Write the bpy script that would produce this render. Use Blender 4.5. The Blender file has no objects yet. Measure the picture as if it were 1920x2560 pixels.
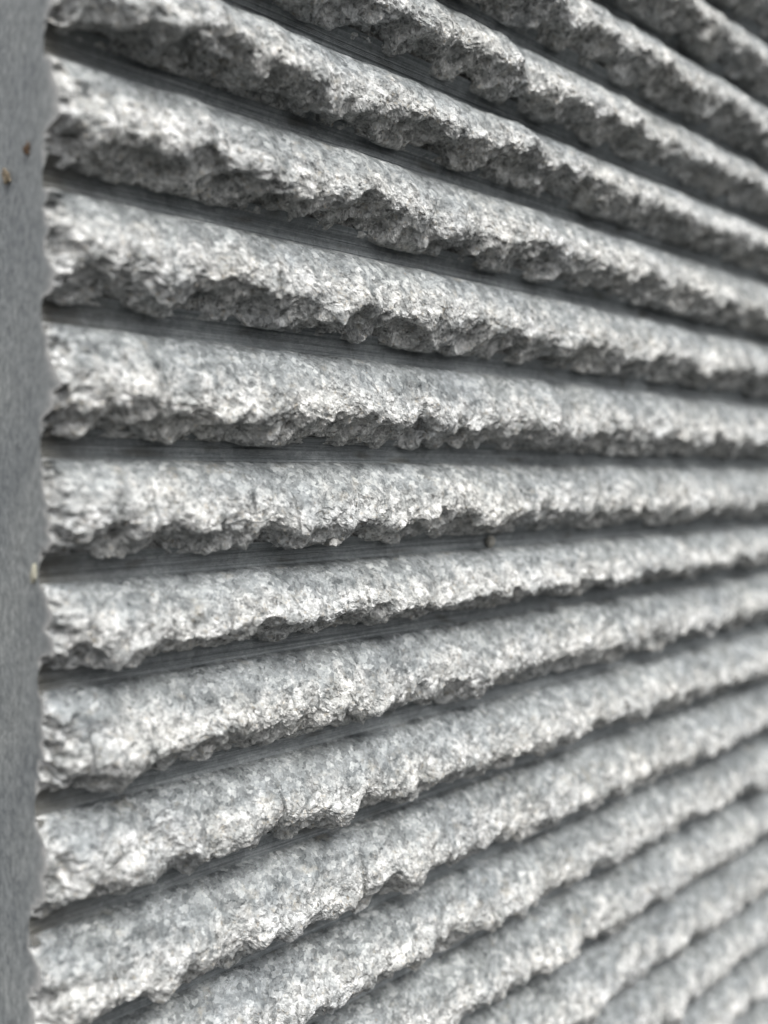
import bpy, math
import numpy as np
from mathutils import Matrix, Vector

C = bpy.context.scene.collection
SC = bpy.context.scene
MM = 0.001                      # the stone is laid out in millimetres

# ------------------------------------------------------------------ camera
CAM = np.array([-59.2, -142.1, 3.7])
YAW, PIT, ROLL = [math.radians(a) for a in (43.41, -4.73, 2.29)]
FPX = 2280.0                    # focal length in pixels of the 1920 x 2560 photograph
cp, sp, cy, sy = math.cos(PIT), math.sin(PIT), math.cos(YAW), math.sin(YAW)
fwd = np.array([sy * cp, cy * cp, sp])
r0 = np.array([cy, -sy, 0.0])
u0 = np.cross(r0, fwd)
RT = r0 * math.cos(ROLL) + u0 * math.sin(ROLL)
UP = -r0 * math.sin(ROLL) + u0 * math.cos(ROLL)
cd = bpy.data.cameras.new("camera")
cam = bpy.data.objects.new("camera", cd)
C.objects.link(cam)
m = Matrix.Identity(4)
for i in range(3):
    m[i][0], m[i][1], m[i][2], m[i][3] = RT[i], UP[i], -fwd[i], CAM[i] * MM
cam.matrix_world = m
cd.sensor_fit = 'VERTICAL'
cd.sensor_height = 24.0
cd.lens = 24.0 * FPX / 2560.0
cd.clip_start = 0.005
cd.clip_end = 1000.0
cd.dof.use_dof = True
cd.dof.focus_distance = 0.180
cd.dof.aperture_fstop = cd.lens / 3.9
SC.camera = cam

# ------------------------------------------------------------------ light
SC.view_settings.view_transform = 'Standard'
SC.view_settings.look = 'None'
SC.view_settings.gamma = 1.0
SC.view_settings.exposure = 0.34
SUN_EL, SUN_AZ = math.radians(60), math.radians(186)      # azimuth clockwise from +Y: high, in front of the stone
w = bpy.data.worlds.new("World")
SC.world = w
w.use_nodes = True
nt = w.node_tree
for n in list(nt.nodes):
    nt.nodes.remove(n)
sky = nt.nodes.new('ShaderNodeTexSky')
sky.sky_type = 'NISHITA'
sky.sun_disc = False
sky.sun_elevation = SUN_EL
sky.sun_rotation = SUN_AZ
sky.air_density = 1.0
sky.dust_density = 4.0
sky.ozone_density = 1.0
hsv = nt.nodes.new('ShaderNodeHueSaturation')
hsv.inputs['Saturation'].default_value = 0.09             # a high thin overcast
bg = nt.nodes.new('ShaderNodeBackground')
bg.inputs['Strength'].default_value = 0.15
wo = nt.nodes.new('ShaderNodeOutputWorld')
nt.links.new(sky.outputs[0], hsv.inputs['Color'])
nt.links.new(hsv.outputs[0], bg.inputs['Color'])
nt.links.new(bg.outputs[0], wo.inputs['Surface'])
sd = bpy.data.lights.new("sun", 'SUN')
sd.energy = 2.6
sd.angle = math.radians(40)
sd.color = (1.0, 0.985, 0.95)
so = bpy.data.objects.new("sun", sd)
C.objects.link(so)
sdir = Vector((math.sin(SUN_AZ) * math.cos(SUN_EL), math.cos(SUN_AZ) * math.cos(SUN_EL), math.sin(SUN_EL)))
so.rotation_euler = sdir.to_track_quat('Z', 'Y').to_euler()
so.location = (0, -0.6, 0.6)

# ------------------------------------------------------------------ noise
def _h(ix, iy, iz, seed):
    h = (ix.astype(np.int64) * 374761393 + iy.astype(np.int64) * 668265263 + iz.astype(np.int64) * 2147483647 + seed * 1274126177) & 0xffffffff
    h = ((h ^ (h >> 13)) * 1274126177) & 0xffffffff
    h = ((h ^ (h >> 16)) * 2246822519) & 0xffffffff
    return (h ^ (h >> 15)) & 0xffffffff

def vnoise(x, y, z, seed=0):
    """value noise, about -1..1"""
    xi, yi, zi = np.floor(x), np.floor(y), np.floor(z)
    fx, fy, fz = x - xi, y - yi, z - zi
    ux, uy, uz = [f * f * f * (f * (f * 6 - 15) + 10) for f in (fx, fy, fz)]
    out = 0
    for dx in (0, 1):
        for dy in (0, 1):
            for dz in (0, 1):
                h = _h(xi + dx, yi + dy, zi + dz, seed)
                gx = ((h & 1023) / 511.5 - 1)
                gy = (((h >> 10) & 1023) / 511.5 - 1)
                gz = (((h >> 20) & 1023) / 511.5 - 1)
                g = gx * (fx - dx) + gy * (fy - dy) + gz * (fz - dz)
                out = out + g * (ux if dx else 1 - ux) * (uy if dy else 1 - uy) * (uz if dz else 1 - uz)
    return out * 1.5

def fbm(x, y, z, sc, octv=3, seed=0, gain=0.5):
    a, t, s = 1.0, 0, 1.0 / sc
    for o in range(octv):
        t = t + a * vnoise(x * s, y * s, z * s, seed + o * 17)
        a *= gain
        s *= 2.03
    return t

def ridged(x, y, z, sc, octv=3, seed=0):
    a, t, s = 1.0, 0, 1.0 / sc
    for o in range(octv):
        t = t + a * (1 - 2.2 * np.abs(vnoise(x * s, y * s, z * s, seed + o * 31)))
        a *= 0.5
        s *= 2.1
    return t - 0.9

def facets(x, y, z, sc, seed=0, tilt=0.9, off=0.5):
    """broken crystal faces: every cell is a tilted plane of its own; result in units of the cell size"""
    x, y, z = x / sc, y / sc, z / sc
    xi, yi, zi = np.floor(x), np.floor(y), np.floor(z)
    best = np.full(x.shape, 9.0)
    val = np.zeros(x.shape)
    for dx in (-1, 0, 1):
        for dy in (-1, 0, 1):
            for dz in (-1, 0, 1):
                h = _h(xi + dx, yi + dy, zi + dz, seed)
                h2 = _h(xi + dx, yi + dy, zi + dz, seed + 99)
                px = x - (xi + dx + (h & 1023) / 1023.0)
                py = y - (yi + dy + ((h >> 10) & 1023) / 1023.0)
                pz = z - (zi + dz + ((h >> 20) & 1023) / 1023.0)
                d = px * px + py * py + pz * pz
                v = off * ((h2 & 1023) / 511.5 - 1) + tilt * (px * (((h2 >> 10) & 1023) / 511.5 - 1) + pz * (((h2 >> 20) & 1023) / 511.5 - 1))
                k = d < best
                best = np.where(k, d, best)
                val = np.where(k, v, val)
    return val

def bowls(x, y, z, sc, seed=0):
    """conchoidal scoops with sharp ridges between them"""
    x, y, z = x / sc, y / sc, z / sc
    xi, yi, zi = np.floor(x), np.floor(y), np.floor(z)
    best = np.full(x.shape, 9.0)
    for dx in (-1, 0, 1):
        for dy in (-1, 0, 1):
            for dz in (-1, 0, 1):
                h = _h(xi + dx, yi + dy, zi + dz, seed)
                px = x - (xi + dx + (h & 1023) / 1023.0)
                py = y - (yi + dy + ((h >> 10) & 1023) / 1023.0)
                pz = z - (zi + dz + ((h >> 20) & 1023) / 1023.0)
                best = np.minimum(best, px * px + py * py + pz * pz)
    return np.minimum(best, 0.9) - 0.3

def sstep(a, b, x):
    t = np.clip((x - a) / (b - a), 0, 1)
    return t * t * (3 - 2 * t)

# ------------------------------------------------------------------ mesh helper
def grid_mesh(name, X, Y, Z, mat, attrs=None, parent=None, smooth=False, extra=None):
    """X, Y, Z: 2-D arrays in mm -> ONE quad-grid mesh; extra = (verts, quads) appended with the second material"""
    nu, nv = X.shape
    V = np.stack([X.ravel(), Y.ravel(), Z.ravel()], 1) * MM
    a = np.arange(nu * nv).reshape(nu, nv)
    F = np.stack([a[:-1, :-1].ravel(), a[1:, :-1].ravel(), a[1:, 1:].ravel(), a[:-1, 1:].ravel()], 1)
    nF = len(F)
    if extra is not None:
        ev, ef = extra
        F = np.concatenate([F, ef + len(V)])
        V = np.concatenate([V, ev * MM])
    me = bpy.data.meshes.new(name)
    me.vertices.add(len(V))
    me.vertices.foreach_set('co', V.astype(np.float32).ravel())
    me.loops.add(F.size)
    me.loops.foreach_set('vertex_index', F.astype(np.int32).ravel())
    me.polygons.add(len(F))
    me.polygons.foreach_set('loop_start', np.arange(0, F.size, 4, dtype=np.int32))
    me.polygons.foreach_set('use_smooth', np.full(len(F), smooth))
    mats = mat if isinstance(mat, (list, tuple)) else [mat]
    for q in mats:
        me.materials.append(q)
    if extra is not None and len(mats) > 1:
        mi = np.zeros(len(F), np.int32)
        mi[nF:] = 1
        me.polygons.foreach_set('material_index', mi)
    for k, arr in (attrs or {}).items():
        at = me.attributes.new(k, 'FLOAT', 'POINT')
        full = np.zeros(len(V), np.float32)
        full[:arr.size] = arr.ravel()
        at.data.foreach_set('value', full)
    me.update(calc_edges=True)
    o = bpy.data.objects.new(name, me)
    C.objects.link(o)
    if parent:
        o.parent = parent
    return o

# ------------------------------------------------------------------ materials
class NT:
    def __init__(s, name):
        s.m = bpy.data.materials.new(name)
        s.m.use_nodes = True
        s.t = s.m.node_tree
        s.b = s.t.nodes['Principled BSDF']
    def n(s, typ, **kw):
        nd = s.t.nodes.new(typ)
        for k, v in kw.items():
            if k in nd.inputs.keys() if isinstance(k, str) else False:
                nd.inputs[k].default_value = v
            else:
                setattr(nd, k, v)
        return nd
    def l(s, a, b):
        s.t.links.new(a, b)
    def coords(s, scale=(1000, 1000, 1000)):
        g = s.n('ShaderNodeNewGeometry')
        mp = s.n('ShaderNodeMapping')
        mp.inputs['Scale'].default_value = scale
        s.l(g.outputs['Position'], mp.inputs['Vector'])
        return mp.outputs[0]
    def noise(s, vec, sc, det=3, rough=0.55):
        nd = s.n('ShaderNodeTexNoise')
        nd.inputs['Scale'].default_value = sc
        nd.inputs['Detail'].default_value = det
        nd.inputs['Roughness'].default_value = rough
        s.l(vec, nd.inputs['Vector'])
        return nd
    def vor(s, vec, sc, feature='F1'):
        nd = s.n('ShaderNodeTexVoronoi')
        nd.feature = feature
        nd.inputs['Scale'].default_value = sc
        s.l(vec, nd.inputs['Vector'])
        return nd
    def ramp(s, fac, stops, interp='LINEAR'):
        nd = s.n('ShaderNodeValToRGB')
        cr = nd.color_ramp
        cr.interpolation = interp
        while len(cr.elements) < len(stops):
            cr.elements.new(0.5)
        for e, (p, c) in zip(cr.elements, stops):
            e.position = p
            e.color = (c[0], c[1], c[2], 1) if not isinstance(c, (int, float)) else (c, c, c, 1)
        s.l(fac, nd.inputs[0])
        return nd.outputs[0]
    def mix(s, fac, a, b, mode='MIX'):
        nd = s.n('ShaderNodeMix')
        nd.data_type = 'RGBA'
        nd.blend_type = mode
        for v, i in ((fac, 0), (a, 6), (b, 7)):
            if isinstance(v, (int, float)):
                nd.inputs[i].default_value = v
            elif isinstance(v, tuple):
                nd.inputs[i].default_value = (*v, 1)
            else:
                s.l(v, nd.inputs[i])
        return nd.outputs[2]
    def math(s, op, a, b=0.0, clamp=False):
        nd = s.n('ShaderNodeMath')
        nd.operation = op
        nd.use_clamp = clamp
        for v, i in ((a, 0), (b, 1)):
            if isinstance(v, (int, float)):
                nd.inputs[i].default_value = v
            else:
                s.l(v, nd.inputs[i])
        return nd.outputs[0]

def grain_colour(T, p, fresh):
    """crystals: per-cell colours at two sizes. fresh = split faces (whiter, more contrast), else sawn"""
    dn = T.noise(p, 1.3, 2)
    wv = T.n('ShaderNodeVectorMath'); wv.operation = 'MULTIPLY_ADD'
    T.l(dn.outputs['Color'], wv.inputs[0])
    wv.inputs[1].default_value = (0.85, 0.85, 0.85)
    T.l(p, wv.inputs[2])
    q = wv.outputs[0]
    v1 = T.vor(q, 0.9)
    v2 = T.vor(q, 2.2)
    s1 = T.n('ShaderNodeSeparateColor'); T.l(v1.outputs['Color'], s1.inputs[0])
    s2 = T.n('ShaderNodeSeparateColor'); T.l(v2.outputs['Color'], s2.inputs[0])
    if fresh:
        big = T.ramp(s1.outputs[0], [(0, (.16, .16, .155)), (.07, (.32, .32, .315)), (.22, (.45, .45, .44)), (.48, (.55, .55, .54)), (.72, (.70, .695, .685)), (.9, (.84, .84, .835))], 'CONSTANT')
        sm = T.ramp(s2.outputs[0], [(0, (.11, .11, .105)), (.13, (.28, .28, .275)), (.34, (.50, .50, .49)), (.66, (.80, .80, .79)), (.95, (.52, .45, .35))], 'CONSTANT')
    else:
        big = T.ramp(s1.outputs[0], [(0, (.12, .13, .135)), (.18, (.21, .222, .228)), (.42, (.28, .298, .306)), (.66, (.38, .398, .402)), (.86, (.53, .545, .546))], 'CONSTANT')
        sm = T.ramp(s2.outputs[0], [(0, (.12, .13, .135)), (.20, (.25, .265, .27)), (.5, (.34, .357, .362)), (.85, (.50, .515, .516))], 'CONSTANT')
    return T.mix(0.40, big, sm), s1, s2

def attr(T, name):
    a = T.n('ShaderNodeAttribute')
    a.attribute_name = name
    return a.outputs['Fac']

def mat_split():
    T = NT('split_granite')
    p = T.coords()
    cf, s1, s2 = grain_colour(T, p, True)
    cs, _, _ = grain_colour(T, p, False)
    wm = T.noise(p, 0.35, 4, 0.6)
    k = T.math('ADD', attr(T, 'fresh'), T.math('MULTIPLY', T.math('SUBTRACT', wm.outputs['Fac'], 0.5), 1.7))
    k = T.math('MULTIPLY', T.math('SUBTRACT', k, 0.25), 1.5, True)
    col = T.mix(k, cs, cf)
    # slow drift of tone, warm weathering here and there, rare ochre flecks
    dr = T.noise(p, 0.06, 3)
    col = T.mix(1.0, col, T.ramp(dr.outputs['Fac'], [(.3, (.90, .91, .93)), (.7, (1.0, .99, .975))]), 'MULTIPLY')
    cl = T.noise(p, 0.26, 3, 0.5)
    col = T.mix(1.0, col, T.ramp(cl.outputs['Fac'], [(.34, (.56, .575, .575)), (.50, (.86, .865, .86)), (.66, (1.10, 1.10, 1.09))]), 'MULTIPLY')
    mw = T.noise(p, 2.2, 2)
    mo = T.n('ShaderNodeVectorMath'); mo.operation = 'ADD'
    T.l(p, mo.inputs[0]); T.l(mw.outputs['Color'], mo.inputs[1])
    mv = T.vor(mo.outputs[0], 1.15)
    ms = T.n('ShaderNodeSeparateColor'); T.l(mv.outputs['Color'], ms.inputs[0])
    col = T.mix(T.math('MULTIPLY', T.math('LESS_THAN', ms.outputs[2], 0.10), T.math('MULTIPLY', T.math('LESS_THAN', mv.outputs['Distance'], 0.5), 0.75)), col, (.17, .18, .18))
    gm = T.noise(p, 0.22, 5, 0.65)
    col = T.mix(T.ramp(gm.outputs['Fac'], [(.60, 0.0), (.74, .45)]), col, (.40, .365, .30))
    oc = T.noise(p, 0.9, 2)
    col = T.mix(T.ramp(oc.outputs['Fac'], [(.745, 0.0), (.79, .6)]), col, (.33, .22, .12))
    T.l(col, T.b.inputs['Base Color'])
    T.l(T.ramp(s1.outputs[1], [(0, .38), (.5, .62), (1, .8)]), T.b.inputs['Roughness'])
    T.b.inputs['Specular IOR Level'].default_value = 0.45
    n1 = T.noise(p, 2.0, 3, 0.6)
    v3 = T.vor(p, 3.2)
    hh = T.math('ADD', T.math('MULTIPLY', n1.outputs['Fac'], 0.8), T.math('MULTIPLY', v3.outputs['Distance'], 0.5))
    bp = T.n('ShaderNodeBump')
    bp.inputs['Strength'].default_value = 0.45
    bp.inputs['Distance'].default_value = 0.0004
    T.l(hh, bp.inputs['Height'])
    T.l(bp.outputs[0], T.b.inputs['Normal'])
    return T.m

def mat_sawn(name, lines):
    T = NT(name)
    p = T.coords()
    col, s1, s2 = grain_colour(T, p, False)
    fine = T.noise(p, 6.0, 3)
    col = T.mix(0.6 if lines else 0.3, col, T.ramp(fine.outputs['Fac'], [(.3, (.22, .235, .243)), (.7, (.42, .44, .447))]))
    if lines:
        # blade lines run along the groove: stretched noise, dust packed between them
        q = T.coords((25, 2600, 2600))
        ln = T.noise(q, 1.0, 3, 0.6)
        q2 = T.coords((8, 900, 900))
        ln2 = T.noise(q2, 1.0, 2, 0.5)
        f = T.math('ADD', T.math('MULTIPLY', ln.outputs['Fac'], 0.6), T.math('MULTIPLY', ln2.outputs['Fac'], 0.4))
        col = T.mix(T.ramp(f, [(.36, .0), (.60, .85)]), T.mix(1.0, col, (.50, .525, .53), 'MULTIPLY'), col)
        groove_dark = attr(T, 'groove_dark')
        col = T.mix(groove_dark, col, (.07, .064, .052))  # dark brown towards the groove's open end and in scattered dirt patches
    else:
        q = T.coords((1000, 900, 800))
        ln = T.noise(q, 0.7, 4, 0.6)
        col = T.mix(0.40, col, T.ramp(ln.outputs['Fac'], [(.35, (.22, .23, .235)), (.65, (.60, .612, .605))]))
        sl = T.noise(p, 0.045, 3)
        col = T.mix(1.0, col, T.ramp(sl.outputs['Fac'], [(.3, (.84, .86, .88)), (.7, (1.22, 1.22, 1.20))]), 'MULTIPLY')
        pt = T.noise(p, 0.55, 2)
        col = T.mix(T.ramp(pt.outputs['Fac'], [(.70, 0.0), (.78, .7)]), col, (.58, .59, .59))
    if not lines:
        ar = T.math('POWER', attr(T, 'arris'), 4.0)
        an = T.noise(p, 0.8, 3)
        ar = T.math('MULTIPLY', ar, T.math('MULTIPLY', an.outputs['Fac'], 2.6), True)
        col = T.mix(ar, col, (.70, .69, .67))
    T.l(col, T.b.inputs['Base Color'])
    T.b.inputs['Roughness'].default_value = 0.6
    T.b.inputs['Specular IOR Level'].default_value = 0.4
    bp = T.n('ShaderNodeBump')
    bp.inputs['Strength'].default_value = 0.6 if lines else 0.25
    bp.inputs['Distance'].default_value = 0.00015
    T.l(T.math('ADD', ln.outputs['Fac'], T.math('MULTIPLY', fine.outputs['Fac'], 0.4)), bp.inputs['Height'])
    T.l(bp.outputs[0], T.b.inputs['Normal'])
    return T.m

def mat_simple(name, c1, c2, sc, rough=0.7):
    T = NT(name)
    p = T.coords()
    n = T.noise(p, sc, 4, 0.6)
    T.l(T.ramp(n.outputs['Fac'], [(.32, c1), (.68, c2)]), T.b.inputs['Base Color'])
    T.b.inputs['Roughness'].default_value = rough
    bp = T.n('ShaderNodeBump')
    bp.inputs['Strength'].default_value = 0.6
    bp.inputs['Distance'].default_value = 0.0002
    T.l(n.outputs['Fac'], bp.inputs['Height'])
    T.l(bp.outputs[0], T.b.inputs['Normal'])
    return T.m

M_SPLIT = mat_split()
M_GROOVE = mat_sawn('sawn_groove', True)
M_SIDE = mat_sawn('sawn_side', False)

# ------------------------------------------------------------------ the slab
slab = bpy.data.objects.new('granite_block', None)
C.objects.link(slab)
slab['label'] = 'pale grey granite block with horizontal sawn grooves and rough split ribs between them'
slab['category'] = 'stone block'

ZG = [153.0, 133.6, 115.5, 96.7, 78.8, 61.3, 41.5, 21.1, 0.0, -20.1, -37.4, -58.1, -77.9, -99.0,
      -119.1, -139.6, -161.6, -183.5, -204.6, -225.5, -246.5, -267.0]      # groove centre heights
ZTOP, ZBOT, XEND, THICK = 175.0, -287.0, 400.0, 60.0
GU, GL = 1.65, 1.8                                                           # half widths above / below the centre

def xsamples(d0, d1, grow, end=XEND):
    xs = [0.0]
    while xs[-1] < end:
        x = xs[-1]
        xs.append(x + d0 + (d1 - d0) * min(1, max(0, (x - 70) / grow)) ** 1.2)
    xs[-1] = end
    return np.array(xs)

PT = np.array([0, .02, .08, .17, .29, .42, .54, .64, .71, .77, .83, .89, .95, 1.0, 1.0])
PH = np.array([.5, 2.2, 3.9, 5.3, 6.8, 8.1, 9.1, 9.5, 9.2, 8.2, 6.6, 5.1, 3.7, 2.2, .5])

def xshift(z):
    """the end of the block was cut a little out of square towards the bottom"""
    return -0.055 * 9.0 * np.logaddexp(0, -(z + 58.0) / 9.0)

def make_rib(i, ztop, zbot, detail=1.0):
    seed = 11 * i + 3
    xs = xsamples(0.24 / detail, 0.85 / detail, 230)
    L = ztop - zbot
    # the arc of the cross-section, sampled evenly by length
    zz, hh = -PT * L, PH * 1.0
    dense = np.linspace(0, len(PT) - 1, 600)
    zd, hd = np.interp(dense, np.arange(len(PT)), zz), np.interp(dense, np.arange(len(PT)), hh)
    ker = np.ones(17) / 17
    hd2 = np.convolve(np.pad(hd, 8, 'edge'), ker, 'valid'); zd2 = np.convolve(np.pad(zd, 8, 'edge'), ker, 'valid')
    al = np.concatenate([[0], np.cumsum(np.hypot(np.diff(zd2), np.diff(hd2)))])
    ns = int(78 * detail * (al[-1] / 24.0) ** 0.8)
    s = np.linspace(0, al[-1], ns)
    zc, hc = np.interp(s, al, zd2), np.interp(s, al, hd2)
    tz, th = np.gradient(zc), np.gradient(hc)
    nl = np.hypot(tz, th)
    nz, nh = th / nl, -tz / nl                 # outward normal in (z, height)
    X, Zc = np.meshgrid(xs, zc, indexing='ij')
    Hc = np.meshgrid(xs, hc, indexing='ij')[1]
    NZ = np.meshgrid(xs, nz, indexing='ij')[1]
    NH = np.meshgrid(xs, nh, indexing='ij')[1]
    S = np.meshgrid(xs, s / al[-1], indexing='ij')[1]
    edge = sstep(0, .05, S) * sstep(0, .05, 1 - S)         # nothing leaves the groove's own edges
    zero = X * 0
    # the upper slope is the round sawn wall of the groove above; below a wandering line the stone is split
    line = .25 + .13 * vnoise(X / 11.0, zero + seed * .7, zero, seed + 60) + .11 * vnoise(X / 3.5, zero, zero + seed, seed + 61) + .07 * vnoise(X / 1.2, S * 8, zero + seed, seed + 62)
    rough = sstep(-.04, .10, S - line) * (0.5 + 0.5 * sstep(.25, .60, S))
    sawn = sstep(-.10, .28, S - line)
    low = sstep(.50, .80, S)                                # the ragged under side
    # crest wanders up and down, and in and out
    wob = vnoise(X / 17.0, zero + seed, zero + 5.5, seed) + vnoise(X / 7.0, zero + seed, zero, seed + 1) * 0.95 + 0.4 * vnoise(X / 3.2, zero + seed, zero, seed + 6)
    bulk = np.clip(hc / 9.0, 0, 1)[None, :]
    Z = ztop + Zc + bulk ** 1.5 * wob * 2.0
    hv = 1 + 0.18 * vnoise(X / 22.0, zero + seed * 3.1, zero, seed + 2) + 0.18 * vnoise(X / 7.5, zero + seed * 1.7, zero, seed + 3)
    hv = hv + 0.10 * facets(X, zero + seed, zero, 9.0, seed + 71, .8, .7) * rough
    H = Hc * hv
    Y = -H
    skx = X - 0.5 * Zc                                     # breaks lean over to the side
    d = fbm(skx, Y, Z, 8.0, 2, seed) * 0.9 * rough
    wx = skx + 1.2 * vnoise(X / 3.0, Y / 3.0, Z / 3.0, seed + 90)
    d += bowls(wx, Y * .8, Z * .8, 6.0, seed + 7) * (0.8 + 3.0 * low) * rough
    d += bowls(wx * .85, Y * .5, Z * .5, 8.5, seed + 41) * (0.7 + 2.5 * low) * rough
    d += bowls(wx, Y, Z, 2.9, seed + 4) * (0.7 + 0.6 * low) * rough
    d += ridged(skx, Y, Z, 3.6, 3, seed + 5) * (0.12 + 0.10 * low) * rough
    d += facets(X, Y, Z, 2.6, seed + 8, .75, .30) * (0.30 + 0.05 * low) * rough
    d += facets(X, Y, Z, 1.2, seed + 13, .45, .50) * (0.05 + 0.25 * rough)
    d += fbm(X, Y, Z, 1.1, 2, seed + 21) * (0.03 + 0.13 * rough)
    d -= 0.35 * rough
    d *= edge
    Z = Z + NZ * d
    H = H + NH * d
    Z = Z + edge * low * fbm(X, Y, Z, 3.6, 2, seed + 40) * 0.6
    X2 = X + edge * rough * fbm(X, Y, Z, 1.6, 2, seed + 50) * 0.3 * sstep(0, 1.5, X)
    Z = np.minimum(Z, ztop)
    over = zbot - Z
    Z = np.where(over > 0, zbot - np.minimum(over * .6, 0.7) * sstep(0, 1, X), Z)
    H = np.maximum(H, 0.5)
    # the arris at the block's end is knocked off unevenly
    b = 0.8 + 3.0 * np.clip(0.45 + vnoise(Z / 5.0, zero + seed, zero + 2.2, 77), 0, 1)
    cut = np.exp(-X / (b * 1.3)) * (0.42 + 0.85 * fbm(X, Z, Y, 5.5, 3, 81))
    H = np.where(H > 0.5, 0.5 + (H - 0.5) * (1 - np.clip(cut, 0, .8)), H)
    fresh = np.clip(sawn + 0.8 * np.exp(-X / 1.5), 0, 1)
    # end face, flush with the block's side
    # knocked-off corner: an uneven chamfer of fresh stone
    ins = np.clip(0.45 + 0.5 * fbm(zero[0] + seed, H[0], Z[0], 4.2, 2, 55), 0.1, 1.2)
    X2[1:] += (ins[None, :] * np.exp(-X / 1.8))[1:]
    dl = np.clip(0.7 + 0.9 * fbm(zero[0], H[0], Z[0] + seed, 3.2, 3, 56), 0.2, 2.0) * edge[0]
    H[0] = np.maximum(0.5, H[1] - dl)
    X2 = X2 + xshift(Z) * np.exp(-X / 14.0)
    zr, hr = Z[0], H[0]
    n = len(zr)
    zl = np.linspace(ztop, zbot, n)
    ev = np.concatenate([np.stack([xshift(zr), -hr, zr], 1), np.stack([xshift(zl), np.full(n, 1.0), zl], 1)])
    ef = np.stack([np.arange(n - 1), np.arange(1, n), n + np.arange(1, n), n + np.arange(n - 1)], 1)
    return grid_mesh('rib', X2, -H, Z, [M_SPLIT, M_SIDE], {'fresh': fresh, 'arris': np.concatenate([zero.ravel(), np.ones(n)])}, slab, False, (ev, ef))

def make_groove(i, zc):
    xs = xsamples(1.2, 4.0, 200)
    up, lo = zc + GU + 1.4, zc - GL - 1.4
    zs = np.linspace(up, lo, 64)
    v = (zs - zc) / np.where(zs > zc, GU, GL)
    rng = np.random.RandomState(i + 100)
    prof = 0.55 * np.clip(np.abs(v), 0, 1) ** 3 + 1.6 * np.clip(np.abs(v) - .96, 0, 2)
    step = np.zeros_like(zs)
    for _ in range(7):                                      # blade passes leave small steps and beads
        a = rng.uniform(-1.5, 1.5)
        step += rng.uniform(-.10, .12) * (zs > zc + a)
        a = rng.uniform(-1.5, 1.5)
        step += rng.uniform(.08, .2) * np.exp(-((zs - zc - a) / 0.09) ** 2)
    step += rng.uniform(-.03, .03, len(zs))
    hgt = prof + step - step.min()
    X, Z = np.meshgrid(xs, zs, indexing='ij')
    H = np.meshgrid(xs, hgt, indexing='ij')[1]
    H = H + 0.05 * vnoise(X / 9.0, Z / 0.5, X * 0 + i, i)
    groove_dark = np.clip(np.exp(-X / (5 + 3 * ((i * 7) % 5) / 4)) * 0.95 * (1 + 0.5 * vnoise(X / 2, Z / 1.5, X * 0, 5)), 0, .8)  # darkest at the open end, fading along the groove
    groove_dark = np.maximum(groove_dark, 0.55 * sstep(.35, .75, vnoise(X / 7, Z / 2.5, X * 0 + i * 3.3, 9)))  # plus scattered patches of dirt
    zr = np.clip(Z[0], zc - GL, zc + GU); hr = np.interp(zr[::-1], Z[0][::-1], H[0][::-1])[::-1]
    core = np.concatenate([[True], np.abs(np.diff(zr)) > 1e-6]) | np.isclose(zr, zc - GL)
    zr, hr = zr[core], hr[core]
    n = len(zr)
    X = X + xshift(Z) * np.exp(-X / 14.0)
    ev = np.concatenate([np.stack([xshift(zr), -hr, zr], 1), np.stack([xshift(zr), np.full(n, 1.0), zr], 1)])
    ef = np.stack([np.arange(n - 1), np.arange(1, n), n + np.arange(1, n), n + np.arange(n - 1)], 1)
    return grid_mesh('groove', X, -H, Z, [M_GROOVE, M_SIDE], {'groove_dark': groove_dark}, slab, False, (ev, ef))

for i, zc in enumerate(ZG):
    make_groove(i, zc)
tops = [ZTOP] + [z - GL for z in ZG]
bots = [z + GU for z in ZG] + [ZBOT]
for i, (a, b) in enumerate(zip(tops, bots)):
    make_rib(i, a, b, 0.45 if i in (0, len(ZG), len(ZG) - 1) else 1.0)

# the body behind: a block whose end is the smooth sawn side face
zl = np.linspace(ZTOP, ZBOT, 120)
XX = np.stack([np.full(120, XEND), xshift(zl), xshift(zl), np.full(120, XEND), np.full(120, XEND)])
YY = np.stack([np.full(120, v) for v in (1.0, 1.0, THICK, THICK, 1.0)])
ZZ = np.stack([zl] * 5)
blk = grid_mesh('body', XX, YY, ZZ, M_SIDE, None, slab)
blk['label'] = 'smooth sawn end face of the slab'

# ------------------------------------------------------------------ small loose things
def ray(px, py):
    d = fwd + RT * (px - 960) / FPX - UP * (py - 1280) / FPX
    return d
def on_side(px, py):
    d = ray(px, py); t = (0 - CAM[0]) / d[0]
    return CAM + d * t
def on_front(px, py, y):
    d = ray(px, py); t = (y - CAM[1]) / d[1]
    return CAM + d * t

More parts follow.
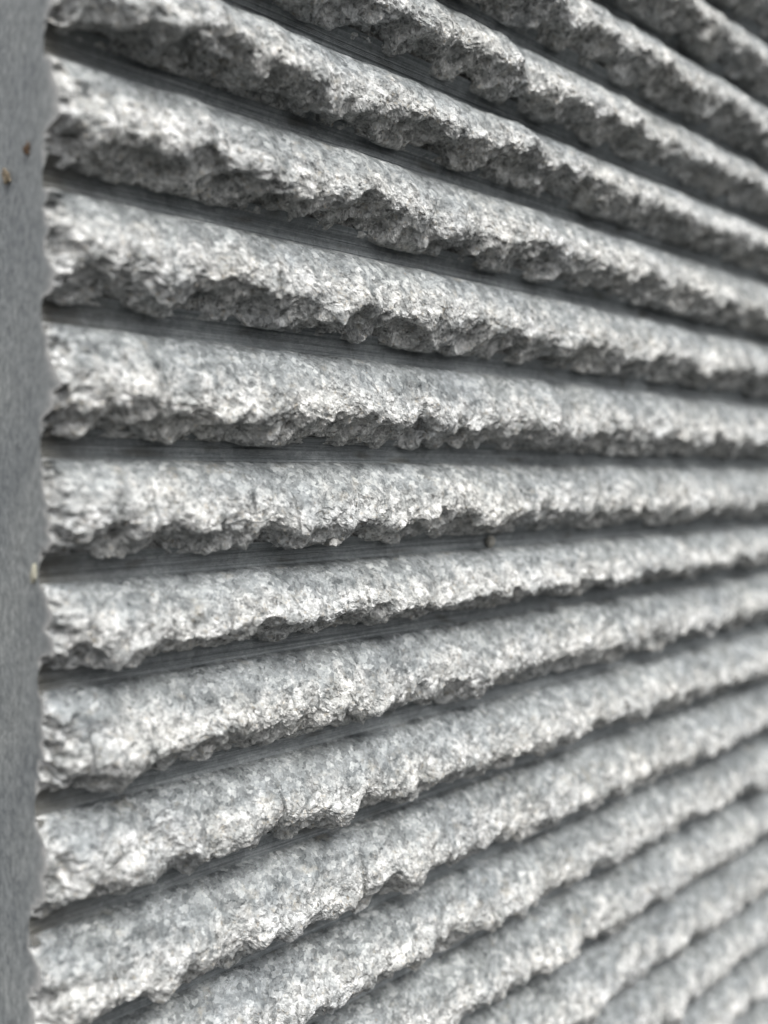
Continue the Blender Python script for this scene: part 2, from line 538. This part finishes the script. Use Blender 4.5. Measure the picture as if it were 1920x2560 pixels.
def lump(name, pos, size, mat, rot, label, cat, seed=0, rough=0.18, facet=0.25, group=None, taper=0.0, bend=0.0, n=28):
    th = np.linspace(0.02, math.pi - 0.02, n)
    ph = np.linspace(0, 2 * math.pi, int(n * 1.6))
    TH, PHI = np.meshgrid(th, ph, indexing='ij')
    x, y, z = np.sin(TH) * np.cos(PHI), np.sin(TH) * np.sin(PHI), np.cos(TH)
    cx = np.where(PHI > 2 * math.pi - 1e-6, 0, PHI)
    xx, yy = np.sin(TH) * np.cos(cx), np.sin(TH) * np.sin(cx)
    r = 1 + rough * fbm(xx + seed, yy, z, 0.8, 3, seed) + facet * facets(xx + seed, yy, z, 0.9, seed + 3, .7, .3)
    x, y, z = x * r * size[0], y * r * size[1], z * r * size[2]
    k = 1 - taper * (z / size[2] * 0.5 + 0.5)
    x, y = x * k + bend * z * z / size[2], y * k
    o = grid_mesh(name, x, y, z, mat, None, None, facet < .1)
    o.location = Vector([v * MM for v in pos])
    o.rotation_euler = rot
    o['label'] = label
    o['category'] = cat
    if group:
        o['group'] = group
    return o

M_HUSK = mat_simple('brown_husk', (.06, .035, .02), (.22, .13, .07), 2.5)
M_HUSK2 = mat_simple('straw_husk', (.09, .07, .05), (.44, .36, .25), 1.6)
M_PEB = mat_simple('grit', (.22, .21, .185), (.46, .445, .40), 2.0)
M_CRUMB = mat_simple('yellow_crumb', (.40, .385, .30), (.66, .64, .53), 2.2)
M_CHIP = mat_simple('white_chip', (.40, .395, .375), (.74, .735, .715), 1.4)
a = math.radians
p = on_side(71, 372)
lump('seed_husk', p + np.array([-.3, 0, 0]), (.3, .8, .85), M_HUSK, (a(30), 0, 0), 'tiny dark brown speck stuck on the smooth side face, nearer the ribs', 'debris', 3, .5, .3)
p = on_side(21, 441)
lump('seed_husk', p + np.array([-.4, 0, 0]), (.45, .9, 1.3), M_HUSK2, (a(-38), 0, 0), 'straw coloured and brown husk on the smooth side face, at its outer left', 'debris', 5, .55, .3)
p = on_front(1226, 1354, -1.3)
lump('pebble', p, (1.2, 1.1, 1.5), M_PEB, (0, a(12), a(20)), 'small brownish grey grain of grit lodged in a groove at mid height', 'pebble', 9, .15, .1)
p = on_side(84, 1432)
lump('crumb', p + np.array([-.2, -.6, 0]), (.5, .8, 1.6), M_CRUMB, (a(8), 0, 0), 'pale yellowish crumb on the slab corner at the end of a groove', 'debris', 14, .3, .3)

p = on_front(838, 1352, -6.4)
lump('stone_chip', p, (1.9, 1.2, 1.0), M_CHIP, (0, a(-14), 0), 'clean white loose flake caught under a rib just above the groove at mid height', 'stone chip', 21, .2, .35, taper=.5)
p = on_front(885, 1990, -8.5)
lump('stone_chip', p, (1.3, .8, .7), M_CHIP, (0, a(-30), 0), 'small crumbly white flake clinging under a lower rib beside a dark crack', 'stone chip', 33, .3, .4)
